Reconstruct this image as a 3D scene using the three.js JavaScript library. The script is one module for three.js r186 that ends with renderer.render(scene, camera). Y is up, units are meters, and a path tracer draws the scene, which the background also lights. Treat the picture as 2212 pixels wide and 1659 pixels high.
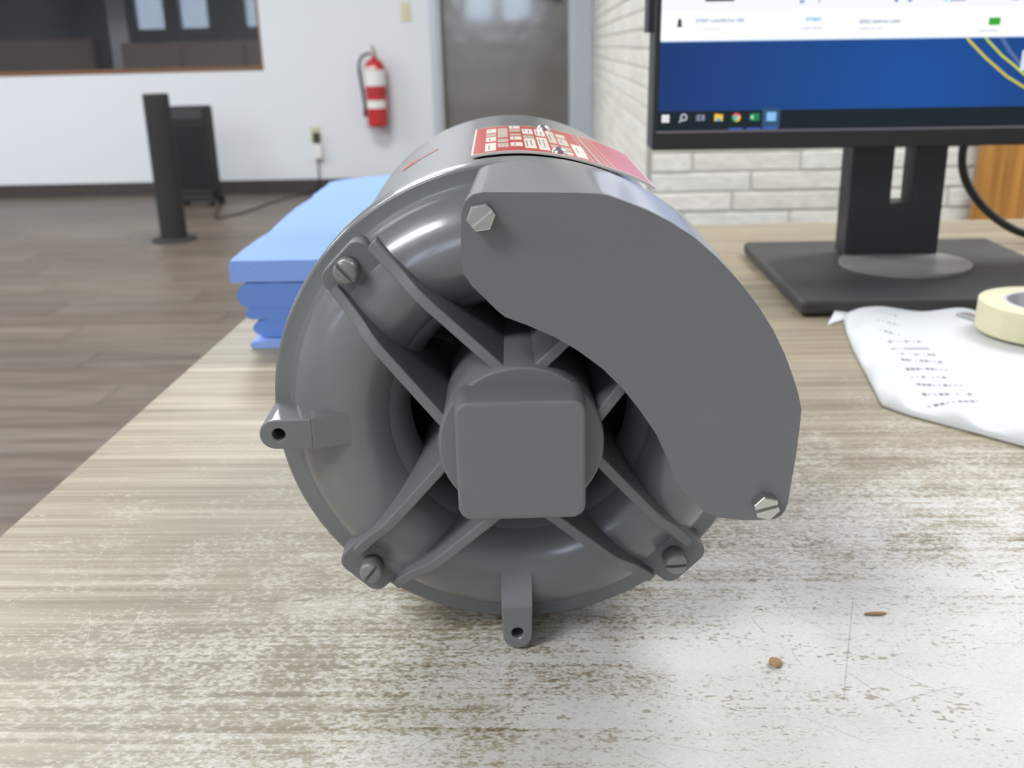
import * as THREE from 'three';
import { RoundedBoxGeometry } from 'three/addons/geometries/RoundedBoxGeometry.js';
import { mergeGeometries, toCreasedNormals, mergeVertices } from 'three/addons/utils/BufferGeometryUtils.js';
import { RectAreaLightUniformsLib } from 'three/addons/lights/RectAreaLightUniformsLib.js';
import { ConvexGeometry } from 'three/addons/geometries/ConvexGeometry.js';
import { Brush, Evaluator, SUBTRACTION } from 'three-bvh-csg';

RectAreaLightUniformsLib.init();
const scene = new THREE.Scene();
const renderer = new THREE.WebGLRenderer({ antialias: true });
renderer.toneMapping = THREE.LinearToneMapping;
renderer.toneMappingExposure = 1.4;
renderer.shadowMap.enabled = true;

// ---------------------------------------------------------------- camera
const V3 = (x, y, z) => new THREE.Vector3(x, y, z);
const camera = new THREE.PerspectiveCamera(2 * Math.atan(829.5 / 2145) * 180 / Math.PI, 2212 / 1659, 0.02, 80);
{
  const m = new THREE.Matrix4().makeBasis(V3(0.99902, -0.02415, -0.03705), V3(0.01094, 0.94669, -0.32196), V3(0.04285, 0.32124, 0.94603));
  camera.quaternion.setFromRotationMatrix(m);
  camera.position.set(0, 0.9524, 0);
  camera.focus = 0.312;
  camera.userData.fStop = 19;
}
scene.add(camera);

// ---------------------------------------------------------------- daylight outside the windows, ceiling lights
scene.background = new THREE.Color().setRGB(3.6, 4.3, 5.4);
const CEIL = 2.75;
const LAMP_POWER = 15;
const LAMPS = [[-1.5, -2.1], [1.5, -1.5], [-1.5, -4.9], [-4.2, -2.1], [-4.2, -4.9], [-6.6, -4.9], [-4.2, 0.9], [-1.5, 0.9]];

// ---------------------------------------------------------------- helpers
let seed = 20177;
const rnd = () => { seed = (seed * 1664525 + 1013904223) >>> 0; return seed / 4294967296; };
const rr = (a, b) => a + (b - a) * rnd();
const sm = (a, b, x) => { const t = Math.min(1, Math.max(0, (x - a) / (b - a))); return t * t * (3 - 2 * t); };
const mix = (a, b, t) => a + (b - a) * t;
function h2(i, j, s) { let n = (Math.imul(i, 374761393) + Math.imul(j, 668265263) + Math.imul(s, 1274126177)) | 0; n = Math.imul(n ^ (n >>> 13), 1274126177); n ^= n >>> 16; return (n >>> 0) / 4294967296; }
function vn(x, y, s) {
  const i = Math.floor(x), j = Math.floor(y); let u = x - i, v = y - j; u = u * u * (3 - 2 * u); v = v * v * (3 - 2 * v);
  const a = h2(i, j, s), b = h2(i + 1, j, s), c = h2(i, j + 1, s), d = h2(i + 1, j + 1, s);
  return a + (b - a) * u + (c - a) * v + (a - b - c + d) * u * v;
}
const fbm = (x, y, s, o = 3) => { let t = 0, a = 0.5, n = 0; for (let k = 0; k < o; k++) { t += a * vn(x, y, s + k * 17); n += a; a *= 0.5; x *= 2.03; y *= 2.03; } return t / n; };
function dataTex(w, h, fn, srgb = true) {
  const d = new Uint8Array(w * h * 4);
  for (let j = 0; j < h; j++) for (let i = 0; i < w; i++) { const c = fn(i, j), o = (j * w + i) * 4; d[o] = Math.max(0, Math.min(255, c[0])); d[o + 1] = Math.max(0, Math.min(255, c[1])); d[o + 2] = Math.max(0, Math.min(255, c[2])); d[o + 3] = 255; }
  const t = new THREE.DataTexture(d, w, h); t.magFilter = THREE.LinearFilter; t.minFilter = THREE.LinearMipmapLinearFilter; t.generateMipmaps = true; t.wrapS = t.wrapT = THREE.RepeatWrapping;
  if (srgb) t.colorSpace = THREE.SRGBColorSpace; t.needsUpdate = true; return t;
}
function canvasTex(w, h, draw) {
  const c = document.createElement('canvas'); c.width = w; c.height = h; draw(c.getContext('2d'), w, h);
  const t = new THREE.CanvasTexture(c); t.colorSpace = THREE.SRGBColorSpace; return t;
}
const M = (o) => new THREE.MeshPhysicalMaterial(o);
const lin = (r, g, b) => new THREE.Color().setRGB(r, g, b);
const taken = {};
function numbered(n) { const k = taken[n] = (taken[n] ?? -1) + 1; return k ? `${n}_${String(k).padStart(3, '0')}` : n; }
function thing(name, label, category, pos = [0, 0, 0], group) {
  const o = new THREE.Group(); o.name = numbered(name); o.position.set(...pos); o.userData = { label, category }; if (group) o.userData.group = group; scene.add(o); return o;
}
function part(name, geo, mat, parent, label) {
  const m = new THREE.Mesh(geo, mat); m.name = name; m.castShadow = m.receiveShadow = true; if (label) m.userData.label = label; parent.add(m); return m;
}
function single(name, geo, mat, label, category, group) {
  const m = new THREE.Mesh(geo, mat); m.name = numbered(name); m.castShadow = m.receiveShadow = true; m.userData = { label, category }; if (group) m.userData.group = group; scene.add(m); return m;
}
function struct(name, geo, mat, label, category) {
  const m = new THREE.Mesh(geo, mat); m.name = name; m.castShadow = m.receiveShadow = true; m.userData = { kind: 'structure', label, category }; scene.add(m); return m;
}
const box = (x0, x1, y0, y1, z0, z1) => { const g = new THREE.BoxGeometry(x1 - x0, y1 - y0, z1 - z0); g.translate((x0 + x1) / 2, (y0 + y1) / 2, (z0 + z1) / 2); return g; };
const rbox = (x0, x1, y0, y1, z0, z1, r = 0.004, s = 3) => { const g = new RoundedBoxGeometry(x1 - x0, y1 - y0, z1 - z0, s, r); g.translate((x0 + x1) / 2, (y0 + y1) / 2, (z0 + z1) / 2); return g; };
const merge = (a) => mergeGeometries(a.map((g) => { const q = g.index ? g.toNonIndexed() : g; for (const k of Object.keys(q.attributes)) if (!['position', 'normal', 'uv'].includes(k)) q.deleteAttribute(k); return q; }));
const cyl = (r0, r1, h, n = 40) => new THREE.CylinderGeometry(r0, r1, h, n);
const tube = (pts, r, n = 60, open = 10) => new THREE.TubeGeometry(new THREE.CatmullRomCurve3(pts.map((p) => V3(...p))), n, r, open);
function uvScale(g, su, sv) { const a = g.attributes.uv; for (let i = 0; i < a.count; i++) a.setXY(i, a.getX(i) * su, a.getY(i) * sv); return g; }

// ---------------------------------------------------------------- shared materials
const speck = dataTex(256, 256, (i, j) => { const v = 128 + (h2(i, j, 3) - 0.5) * 120 + (vn(i / 5, j / 5, 4) - 0.5) * 110; return [v, v, v]; }, false);
const rep = (t, a, b) => { const c = t.clone(); c.repeat.set(a, b); c.needsUpdate = true; return c; };
const matWall = M({ color: lin(0.745, 0.765, 0.80), roughness: 0.85, bumpMap: rep(speck, 6, 6), bumpScale: 0.0004 });
const matCeil = M({ color: lin(0.78, 0.78, 0.77), roughness: 0.9 });
const matBase = M({ color: lin(0.055, 0.045, 0.04), roughness: 0.5 });
const matAlu = M({ color: lin(0.54, 0.57, 0.62), roughness: 0.45, metalness: 0.25 });
const matBlack = M({ color: lin(0.018, 0.018, 0.02), roughness: 0.45 });
const matBlackMatte = M({ color: lin(0.022, 0.021, 0.022), roughness: 0.7 });
const matSteel = M({ color: lin(0.62, 0.61, 0.58), roughness: 0.22, metalness: 1 });

// ================================================================ the room
const ZB = -7.15, ZF = 3.0, XL = -8.0, XR = 2.6, XS = 0.283, ZC = -2.9, T = 0.15;
// floor: vinyl planks, laid across the view
{
  const floor = struct('floor', box(XL - T, XR + T, -0.12, -0.004, ZB - T, ZF + T), M({ color: lin(0.07, 0.055, 0.045), roughness: 0.7 }), 'brown grey vinyl plank floor with long horizontal grain', 'floor');
  const mats = [];
  for (let k = 0; k < 5; k++) {
    const base = [[101, 90, 80], [109, 97, 87], [95, 84, 75], [105, 94, 85], [98, 86, 76]][k];
    const t = dataTex(512, 128, (i, j) => {
      const s = (fbm(i / 60, j / 3.0, 50 + k, 3) - 0.5) * 44 + (fbm(i / 140, j / 12, 80 + k, 2) - 0.5) * 40 + (h2(i, j, k) - 0.5) * 8;
      return [base[0] + s, base[1] + s, base[2] + s];
    });
    mats.push(M({ map: t, roughness: 0.42, bumpMap: t, bumpScale: 0.0002 }));
  }
  const W = 0.18, Ln = 1.22, g = new THREE.BoxGeometry(Ln - 0.003, 0.006, W - 0.003); g.translate(0, -0.003, 0);
  const gEnd = {};
  for (let r = 0, z = ZB + W / 2; z < -1.2; r++, z += W) {
    const off = (r * 0.41) % 1 * Ln;
    for (let x = -6.4 - off; x < 0.2; x += Ln) {
      let a = x, b = x + Ln; if (b > XS - 0.01) b = XS - 0.01; if (b - a < 0.1) continue;
      const w = b - a; let gg = g; if (w < Ln - 1e-6) { const k = w.toFixed(3); gg = gEnd[k] ?? (gEnd[k] = (() => { const q = new THREE.BoxGeometry(w - 0.003, 0.006, W - 0.003); q.translate(0, -0.003, 0); return q; })()); }
      const p = part('plank', gg, mats[Math.floor(rnd() * 5)], floor); p.position.set((a + b) / 2, 0, z);
    }
  }
  // floor around and behind the camera, where no plank can be told apart
  const rest = [];
  for (let z = -1.2 + 0.1; z < ZF; z += W) rest.push(box(XL, XR, -0.006, 0, z - W / 2, Math.min(ZF, z + W / 2 - 0.003)));
  for (let z = ZC + W / 2; z < -1.2; z += W) rest.push(box(XS + 0.01, XR, -0.006, 0, z - W / 2, z + W / 2 - 0.003));
  for (let z = ZB + W / 2; z < -1.2; z += W) rest.push(box(XL, -7.65, -0.006, 0, z - W / 2, z + W / 2 - 0.003));
  const s = part('plank_field', merge(rest), mats[0], floor); s.userData.kind = 'stuff';
}
struct('ceiling', box(XL - T, XR + T, CEIL, CEIL + 0.12, ZB - T, ZF + T), matCeil, 'plain white ceiling above the room', 'ceiling');
// back wall with an interior window and a door opening
const WX0 = -5.6, WX1 = -1.99, WY0 = 0.842, WY1 = 2.05, DX0 = -0.823, DX1 = 0.283, DY1 = 2.16;
struct('wall_back', merge([box(XL - T, WX0, 0, CEIL, ZB - T, ZB), box(WX0, WX1, 0, WY0, ZB - T, ZB), box(WX0, WX1, WY1, CEIL, ZB - T, ZB), box(WX1, DX0, 0, CEIL, ZB - T, ZB), box(DX0, DX1, DY1, CEIL, ZB - T, ZB), box(DX1, XS + 0.3, 0, CEIL, ZB - T, ZB)]), matWall, 'white painted back wall with the dark window, extinguisher and grey door', 'wall');
struct('wall_left', box(XL - T, XL, 0, CEIL, ZB, ZF), matWall, 'white painted side wall', 'wall');
struct('wall_right', box(XR, XR + T, 0, CEIL, ZC - T, ZF), matWall, 'white painted wall beside the desk', 'wall');
// front wall (behind the camera) with daylight windows
{
  const wins = [[-6.95, -6.45], [-6.2, -5.7], [-5.1, -4.2], [-1.45, -0.95], [-0.8, -0.3]], y0 = 1.36, y1 = 2.1, parts = [box(XL - T, XR + T, 0, y0, ZF, ZF + T), box(XL - T, XR + T, y1, CEIL, ZF, ZF + T)];
  let x = XL - T; for (const [a, b] of wins) { parts.push(box(x, a, y0, y1, ZF, ZF + T)); x = b; } parts.push(box(x, XR + T, y0, y1, ZF, ZF + T));
  struct('wall_front', merge(parts), matWall, 'white painted wall with small high windows', 'wall');
  wins.forEach(([a, b], i) => {
    const w = struct(`window_${i + 2}`, merge([box(a, b, y0, y0 + 0.025, ZF + 0.04, ZF + 0.09), box(a, b, y1 - 0.025, y1, ZF + 0.04, ZF + 0.09), box(a, a + 0.025, y0, y1, ZF + 0.04, ZF + 0.09), box(b - 0.025, b, y0, y1, ZF + 0.04, ZF + 0.09)]), matAlu, 'small daylight window with metal frame', 'window');
    part('pane', box(a + 0.02, b - 0.02, y0 + 0.02, y1 - 0.02, ZF + 0.062, ZF + 0.066), M({ color: 0xffffff, roughness: 0, transmission: 1, thickness: 0 }), w);
  });
}
// baseboard
struct('baseboard_back', merge([box(XL, DX0 - 0.002, 0, 0.085, ZB, ZB + 0.014), box(XL, DX0 - 0.002, 0.085, 0.092, ZB, ZB + 0.008)]), matBase, 'dark brown baseboard along the white back wall', 'baseboard');
// painted brick walls
{
  const cream = [[219, 216, 206], [224, 221, 212], [214, 211, 201], [220, 218, 210]];
  const mats = cream.map((c, k) => { const t = dataTex(256, 64, (i, j) => { const s = (fbm(i / 22, j / 14, 130 + k, 3) - 0.5) * 34 + (h2(i, j, 7) - 0.5) * 12; return [c[0] + s, c[1] + s, c[2] + s * 0.9]; }); return M({ map: t, roughness: 0.75, bumpMap: t, bumpScale: 0.003 }); });
  const mortar = M({ color: 0xcbc8be, roughness: 0.95, bumpMap: rep(speck, 20, 20), bumpScale: 0.002 });
  const H = 0.0563, L = 0.306, J = 0.006, D = 0.03;
  const variants = []; for (let k = 0; k < 4; k++) { const g = new RoundedBoxGeometry(L - J, H - J, D, 1, 0.004); const p = g.attributes.position; for (let i = 0; i < p.count; i++) p.setXYZ(i, p.getX(i) + (h2(Math.round(p.getX(i) * 1e3), Math.round(p.getY(i) * 1e3), k) - 0.5) * 0.003, p.getY(i) + (h2(Math.round(p.getX(i) * 1e3), Math.round(p.getY(i) * 1e3), k + 9) - 0.5) * 0.003, p.getZ(i)); variants.push(g); }
  // facing wall behind the desk, runs along x
  const A = struct('wall_alcove', box(XS, XR + T, 0, CEIL, ZC - T, ZC - 0.004), mortar, 'cream painted brick wall behind the desk', 'wall');
  const B = struct('wall_return', box(XS + 0.004, XS + T, 0, CEIL, ZB, ZC - T), mortar, 'cream painted brick wall running back to the grey door', 'wall');
  const cut = new Map();
  const piece = (w, k) => { const key = w.toFixed(3) + k; if (!cut.has(key)) { const g = new RoundedBoxGeometry(w, H - J, D, 1, 0.004); cut.set(key, g); } return cut.get(key); };
  const restA = [], restB = [];
  const y0 = 0.4868 - H * 8;
  for (let r = 0; ; r++) {
    const yb = y0 + r * H; if (yb > CEIL) break; if (yb < 0) continue;
    const shift = ((r % 3) * 0.62 + (r % 2) * 0.07) % 1 * L;
    const yc = yb + H / 2; if (yc + H / 2 > CEIL) break;
    for (let x = XS - shift; x < XR; x += L) {
      const a = Math.max(x, XS), b = Math.min(x + L, XR); if (b - a < 0.04) continue;
      const k = Math.floor(rnd() * 4), w = b - a - J, zj = ZC - D / 2 + rr(-0.001, 0.002);
      if (yc > 0.3 && yc < 1.2 && a < 2.0) { const p = part('brick', Math.abs(w - (L - J)) < 1e-6 ? variants[k] : piece(w, k), mats[k], A); p.position.set((a + b) / 2, yc, zj); }
      else restA.push(box(a, b - J, yc - H / 2 + J / 2, yc + H / 2 - J / 2, ZC - D, ZC));
    }
    for (let z = ZC - D + shift; z > ZB; z -= L) {
      const b = Math.min(z, ZC - D), a = Math.max(z - L, ZB); if (b - a < 0.04) continue;
      const k = Math.floor(rnd() * 4), w = b - a - J;
      if (yc > 0.25 && yc < 1.32) { const p = part('brick', Math.abs(w - (L - J)) < 1e-6 ? variants[k] : piece(w, k), mats[k], B); p.rotation.y = -Math.PI / 2; p.position.set(XS + D / 2 + rr(-0.002, 0.001), yc, (a + b) / 2); }
      else restB.push(box(XS, XS + D, yc - H / 2 + J / 2, yc + H / 2 - J / 2, a, b - J));
    }
  }
  part('brick_field', merge(restA), mats[0], A).userData.kind = 'stuff';
  part('brick_field', merge(restB), mats[0], B).userData.kind = 'stuff';
}
// dark interior window in the back wall
{
  const wood = M({ color: lin(0.20, 0.095, 0.045), roughness: 0.5 });
  const f = 0.03, z0 = ZB - T, z1 = ZB + 0.004;
  const w = struct('window_1', merge([box(WX0, WX1, WY0, WY0 + f, z0, z1), box(WX0, WX1, WY1 - f, WY1, z0, z1), box(WX0, WX0 + f, WY0 + f, WY1 - f, z0, z1), box(WX1 - f * 0.5, WX1, WY0 + f, WY1 - f, z0, z1)]), wood, 'wide dark interior window in a thin brown wood frame', 'window');
  part('pane', box(WX0 + f, WX1 - f * 0.5, WY0 + f, WY1 - f, ZB - 0.08, ZB - 0.074), M({ color: lin(0.9, 0.91, 0.92), roughness: 0.02, transmission: 1, thickness: 0, ior: 1.5 }), w, 'dark glass pane reflecting the room');
  // the unlit room beyond the glass
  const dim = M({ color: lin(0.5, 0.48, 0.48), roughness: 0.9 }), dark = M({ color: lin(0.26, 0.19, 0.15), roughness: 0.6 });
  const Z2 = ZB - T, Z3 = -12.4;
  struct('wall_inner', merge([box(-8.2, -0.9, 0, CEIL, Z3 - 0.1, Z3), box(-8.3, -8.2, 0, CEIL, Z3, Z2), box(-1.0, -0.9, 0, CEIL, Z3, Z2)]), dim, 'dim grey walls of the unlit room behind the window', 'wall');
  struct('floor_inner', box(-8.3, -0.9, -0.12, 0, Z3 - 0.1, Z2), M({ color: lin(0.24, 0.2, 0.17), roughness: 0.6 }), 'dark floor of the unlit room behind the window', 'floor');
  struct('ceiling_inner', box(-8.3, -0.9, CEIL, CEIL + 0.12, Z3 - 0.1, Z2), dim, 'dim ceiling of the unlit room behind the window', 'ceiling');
  const c1 = thing('cabinet', 'long low dark cabinet in the unlit room behind the window', 'cabinet', [-3.1, 0, -9.5]);
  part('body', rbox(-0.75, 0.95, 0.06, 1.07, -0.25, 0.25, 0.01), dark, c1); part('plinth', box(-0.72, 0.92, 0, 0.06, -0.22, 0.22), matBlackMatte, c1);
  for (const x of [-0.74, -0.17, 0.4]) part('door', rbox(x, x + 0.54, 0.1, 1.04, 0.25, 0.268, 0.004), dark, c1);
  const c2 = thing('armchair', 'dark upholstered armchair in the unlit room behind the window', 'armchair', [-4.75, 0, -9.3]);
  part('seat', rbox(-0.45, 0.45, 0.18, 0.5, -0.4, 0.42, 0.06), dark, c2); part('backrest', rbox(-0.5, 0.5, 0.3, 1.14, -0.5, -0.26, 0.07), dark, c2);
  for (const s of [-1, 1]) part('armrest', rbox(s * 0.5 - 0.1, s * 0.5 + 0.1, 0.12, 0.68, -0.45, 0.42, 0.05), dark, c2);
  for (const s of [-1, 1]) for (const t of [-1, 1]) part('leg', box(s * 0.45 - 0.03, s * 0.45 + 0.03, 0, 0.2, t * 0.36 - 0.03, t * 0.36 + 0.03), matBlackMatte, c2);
  const pm = M({ color: lin(0.7, 0.68, 0.66), roughness: 0.8 });
  for (const [x, lab] of [[-4.02, 'pale grey vertical pillar between armchair and cabinet behind the window'], [-5.55, 'pale grey vertical pillar left of the armchair behind the window']]) { const p = thing('pillar', lab, 'pillar', [x, 0, -9.75]); part('shaft', rbox(-0.09, 0.09, 0.08, CEIL, -0.09, 0.09, 0.006), pm, p); part('foot', rbox(-0.11, 0.11, 0, 0.08, -0.11, 0.11, 0.006), pm, p); }
}
// door and metal frame
{
  const z0 = ZB - 0.06, fr = matAlu, prof = (x0, x1) => [rbox(x0, x1, 0, DY1, ZB - 0.08, ZB + 0.03, 0.006), rbox(x0 + (x1 - x0) * 0.42, x0 + (x1 - x0) * 0.72, 0, DY1, ZB + 0.02, ZB + 0.044, 0.006)];
  const d = struct('door_1', rbox(-0.745, 0.121, 0.01, DY1 - 0.09, z0 - 0.045, z0, 0.003), M({ color: lin(0.155, 0.142, 0.122), roughness: 0.14, ior: 1.9, clearcoat: 1, clearcoatRoughness: 0.05, bumpMap: (() => { const t = dataTex(128, 128, (i, j) => { const v = 255 * (0.6 * vn(i / 26, j / 9, 301) + 0.4 * vn(i / 9, j / 4, 302)); return [v, v, v]; }, false); return t; })(), bumpScale: 0.0018 }), 'glossy brown grey metal door with light streaks on it', 'door');
  part('door_frame', merge(prof(DX0, -0.745)), fr, d, 'pale blue grey metal jamb');
  part('door_frame', merge([rbox(0.121, DX1 - 0.001, 0, DY1, ZB - 0.08, ZB + 0.03, 0.006)]), fr, d, 'wide pale blue grey metal jamb');
  part('door_frame', box(-0.745, 0.121, DY1 - 0.09, DY1, ZB - 0.08, ZB + 0.03), fr, d);
  part('handle', merge([(() => { const g = cyl(0.028, 0.028, 0.02, 24); g.rotateX(Math.PI / 2); g.translate(0.05, 1.26, z0 + 0.01); return g; })(), (() => { const g = cyl(0.009, 0.009, 0.05, 16); g.rotateX(Math.PI / 2); g.translate(0.05, 1.26, z0 + 0.04); return g; })(), rbox(-0.06, 0.06, 1.25, 1.27, z0 + 0.05, z0 + 0.066, 0.006)]), M({ color: lin(0.12, 0.115, 0.11), roughness: 0.35, metalness: 0.8 }), d, 'dark lever handle');
}
// ceiling lights
LAMPS.forEach(([x, z], i) => {
  const t = thing('ceiling_light', 'rectangular fluorescent ceiling light with white frame', 'ceiling light', [x, CEIL, z], 'fluorescent ceiling lights');
  part('frame', merge([box(-0.66, 0.66, -0.05, 0, -0.36, -0.3), box(-0.66, 0.66, -0.05, 0, 0.3, 0.36), box(-0.66, -0.6, -0.05, 0, -0.3, 0.3), box(0.6, 0.66, -0.05, 0, -0.3, 0.3)]), matCeil, t);
  part('diffuser', box(-0.6, 0.6, -0.03, -0.02, -0.3, 0.3), M({ color: 0xffffff, emissive: lin(0.96, 1, 1.03), emissiveIntensity: 4.0, roughness: 0.6 }), t, 'glowing white diffuser');
  const l = new THREE.RectAreaLight(lin(0.96, 1, 1.03), LAMP_POWER, 1.18, 0.58); l.position.set(x, CEIL - 0.035, z); l.lookAt(x, 0, z); l.name = 'troffer_light'; scene.add(l);
});

// ================================================================ the desk
const DY = 0.75, DXL = -0.249, DXR = 1.3, DZB = -1.168, DZF = 0.16;
function deskColor(x, z) {
  // laminate print: fine grain running along x
  const warp = (vn(x * 5, z * 9, 400) - 0.5) * 0.006;
  const zz = z + warp * 0.5;
  const g = 0.34 * vn(x * 5, zz * 300, 401) + 0.34 * vn(x * 12, zz * 720, 402) + 0.32 * vn(x * 30, zz * 1500, 403);
  const broad = vn(x * 1.6, zz * 60, 404);
  const v = 124 + (g - 0.5) * 84 + (broad - 0.5) * 18;
  let c = [v + 24, v + 11, v - 12];
  // places where the print is rubbed off down to a chalky white, with flecks of print left
  const e = Math.hypot((x - 0.18) / 0.275, (z + 0.2) / 0.22);
  const n1 = fbm(x * 45, z * 60, 410, 2), n2 = fbm(x * 560, z * 950, 411, 2), n3 = vn(x * 1300, z * 2200, 412);
  // first stage: the print is scuffed pale in fine grains; second stage: it is gone
  const scuff = sm(0.35, 0.7, n2 * 0.75 + n3 * 0.25 + (1.15 - e) * 0.42 + (n1 - 0.5) * 0.5);
  c = [mix(c[0], 187, scuff * 0.76), mix(c[1], 177, scuff * 0.76), mix(c[2], 161, scuff * 0.76)];
  const k = 1.36 + 0.35 * sm(1.0, 0.5, e) - e + (n1 - 0.5) * 0.65 + (n2 - 0.5) * 1.0 + (n3 - 0.5) * 0.7 + (g - 0.5) * 1.2;
  const wear = sm(0.05, 1.0, k) * (1 - 0.6 * sm(0.95, 1.5, e));
  const w0 = 203 + (n1 - 0.5) * 16 + (n3 - 0.5) * 12;
  c = [mix(c[0], w0 + 4, wear), mix(c[1], w0 + 1, wear), mix(c[2], w0 - 6, wear)];
  // brown flecks left in the worn field
  const fl = vn(x * 620, z * 1200, 420), f2 = vn(x * 70, z * 90, 421);
  const fleck = sm(0.80, 0.93, fl * 0.72 + f2 * 0.36) * wear * 0.55;
  c = [mix(c[0], 128, fleck), mix(c[1], 112, fleck), mix(c[2], 84, fleck)];
  // rubbed pale dabs outside it
  const dab = sm(0.74, 0.86, fbm(x * 60, z * 75, 430, 2)) * (1 - wear) * 0.3 * sm(1.9, 1.1, e);
  c = [mix(c[0], 212, dab), mix(c[1], 206, dab), mix(c[2], 195, dab)];
  return c;
}
const scratches = [];
{ // fine scratches, in metres on the desk: [x, z, dx, dz, strength]
  const add = (x, z, dx, dz, s) => scratches.push([x, z, dx, dz, s]);
  for (let i = 0; i < 70; i++) { const a = rr(0, 6.28), l = rr(0.006, 0.04); add(rr(-0.05, 0.30), rr(-0.36, -0.14), Math.cos(a) * l, Math.sin(a) * l, rr(0.15, 0.42)); }
  for (let i = 0; i < 26; i++) { const a = rr(0, 6.28), l = rr(0.006, 0.03); add(rr(-0.24, 0.05), rr(-0.5, -0.16), Math.cos(a) * l, Math.sin(a) * l, rr(-0.5, -0.2)); }
  add(0.112, -0.335, -0.02, 0.06, 0.5); add(0.10, -0.27, 0.03, -0.012, 0.4); add(0.16, -0.235, 0.05, 0.004, 0.5); add(-0.005, -0.235, 0.006, 0.06, 0.4); add(-0.03, -0.25, 0.004, 0.03, 0.35);
}
function deskTex(x0, x1, z0, z1, w, h) {
  const d = new Uint8Array(w * h * 4);
  for (let j = 0; j < h; j++) { const z = mix(z0, z1, (j + 0.5) / h); for (let i = 0; i < w; i++) { const c = deskColor(mix(x0, x1, (i + 0.5) / w), z), o = (j * w + i) * 4; d[o] = c[0]; d[o + 1] = c[1]; d[o + 2] = c[2]; d[o + 3] = 255; } }
  for (const [x, z, dx, dz, s] of scratches) {
    const n = Math.ceil(Math.hypot(dx / (x1 - x0) * w, dz / (z1 - z0) * h)), cv = rr(-1, 1) * 0.12;
    for (let q = 0; q <= n; q++) {
      const t = q / Math.max(1, n), b = cv * t * (1 - t), i = Math.round((x + dx * t - dz * b - x0) / (x1 - x0) * w), j = Math.round((z + dz * t + dx * b - z0) / (z1 - z0) * h); if (i < 0 || j < 0 || i >= w - 1 || j >= h) continue;
      for (const [ii, f] of [[i, 1], [i + 1, 0.5]]) { const o = (j * w + ii) * 4, k = Math.abs(s) * f * (0.5 + 0.5 * h2(q >> 3, Math.round(x * 1e4), 5)), tgt = s > 0 ? [112, 106, 92] : [226, 222, 212]; for (let m = 0; m < 3; m++) d[o + m] = mix(d[o + m], tgt[m], k); }
    }
  }
  const t = new THREE.DataTexture(d, w, h); t.magFilter = THREE.LinearFilter; t.minFilter = THREE.LinearMipmapLinearFilter; t.generateMipmaps = true; t.colorSpace = THREE.SRGBColorSpace; t.needsUpdate = true; return t;
}
{
  const desk = thing('desk', 'greige wood grain laminate desk, its print worn white around the motor', 'desk', [0.5, 0, -0.5]);
  const ox = -0.5, oz = 0.5;
  const NX0 = DXL, NX1 = 0.33, NZ0 = -0.60, NZ1 = -0.12;
  const near = M({ map: deskTex(NX0, NX1, NZ0, NZ1, 2048, 1792), roughness: 0.42 });
  const far = M({ map: deskTex(DXL, DXR, DZB, DZF, 2048, 1792), roughness: 0.42 });
  const pos = [], nor = [], uv = [], groups = [];
  const quad = (a, b, c, e, mi) => {
    const r = mi ? [DXL, DXR, DZB, DZF] : [NX0, NX1, NZ0, NZ1], st = pos.length / 3;
    for (const [x, z] of [[a, c], [a, e], [b, e], [a, c], [b, e], [b, c]]) { pos.push(x + ox, DY, z + oz); nor.push(0, 1, 0); uv.push((x - r[0]) / (r[1] - r[0]), (z - r[2]) / (r[3] - r[2])); }
    groups.push([st, 6, mi]);
  };
  quad(NX0, NX1, NZ0, NZ1, 0);
  quad(DXL, DXR, DZB, NZ0, 1); quad(NX1, DXR, NZ0, NZ1, 1); quad(DXL, DXR, NZ1, DZF, 1);
  const g = new THREE.BufferGeometry(); g.setAttribute('position', new THREE.Float32BufferAttribute(pos, 3)); g.setAttribute('normal', new THREE.Float32BufferAttribute(nor, 3)); g.setAttribute('uv', new THREE.Float32BufferAttribute(uv, 2));
  for (const q of groups) g.addGroup(...q);
  part('desktop', g, [near, far], desk, 'worn wood grain laminate top');
  const edge = M({ color: lin(0.33, 0.29, 0.24), roughness: 0.5 });
  part('edge_band', box(DXL + ox, DXR + ox, DY - 0.03, DY - 0.0006, DZB + oz, DZF + oz), edge, desk);
  for (const x of [DXL + 0.04, DXR - 0.04]) part('side_panel', box(x - 0.015 + ox, x + 0.015 + ox, 0, DY - 0.03, DZB + 0.08 + oz, DZF - 0.08 + oz), edge, desk);
  part('back_panel', box(DXL + 0.055 + ox, DXR - 0.055 + ox, 0.3, DY - 0.03, DZB + 0.12 + oz, DZB + 0.138 + oz), edge, desk);
}

// ================================================================ the motor (built in millimetres about its shaft axis, z towards its front)
const yaw = 2.865 * Math.PI / 180, pit = -1.89 * Math.PI / 180;
const mw = V3(Math.sin(yaw) * Math.cos(pit), Math.sin(pit), Math.cos(yaw) * Math.cos(pit)), mu = V3(0, 1, 0).cross(mw).normalize(), mv = mw.clone().cross(mu);
const MC = V3(-0.01208, 0.83573, -0.3173), FOOT = 85.2;
const motor = thing('electric_motor', 'grey painted electric motor with red nameplate lying on the desk', 'motor', MC.clone().addScaledVector(mv, -FOOT / 1000).toArray());
motor.quaternion.setFromRotationMatrix(new THREE.Matrix4().makeBasis(mu, mv, mw));
const mm = (g) => { g.translate(0, FOOT, 0); g.scale(0.001, 0.001, 0.001); return g; };
const sub = (g) => { g.scale(0.001, 0.001, 0.001); return g; };
const paintTex = dataTex(512, 512, (i, j) => { const v = 128 + (vn(i / 3, j / 3, 500) - 0.5) * 70 + (fbm(i / 14, j / 14, 501, 3) - 0.5) * 110; return [v, v, v]; }, false);
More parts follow.
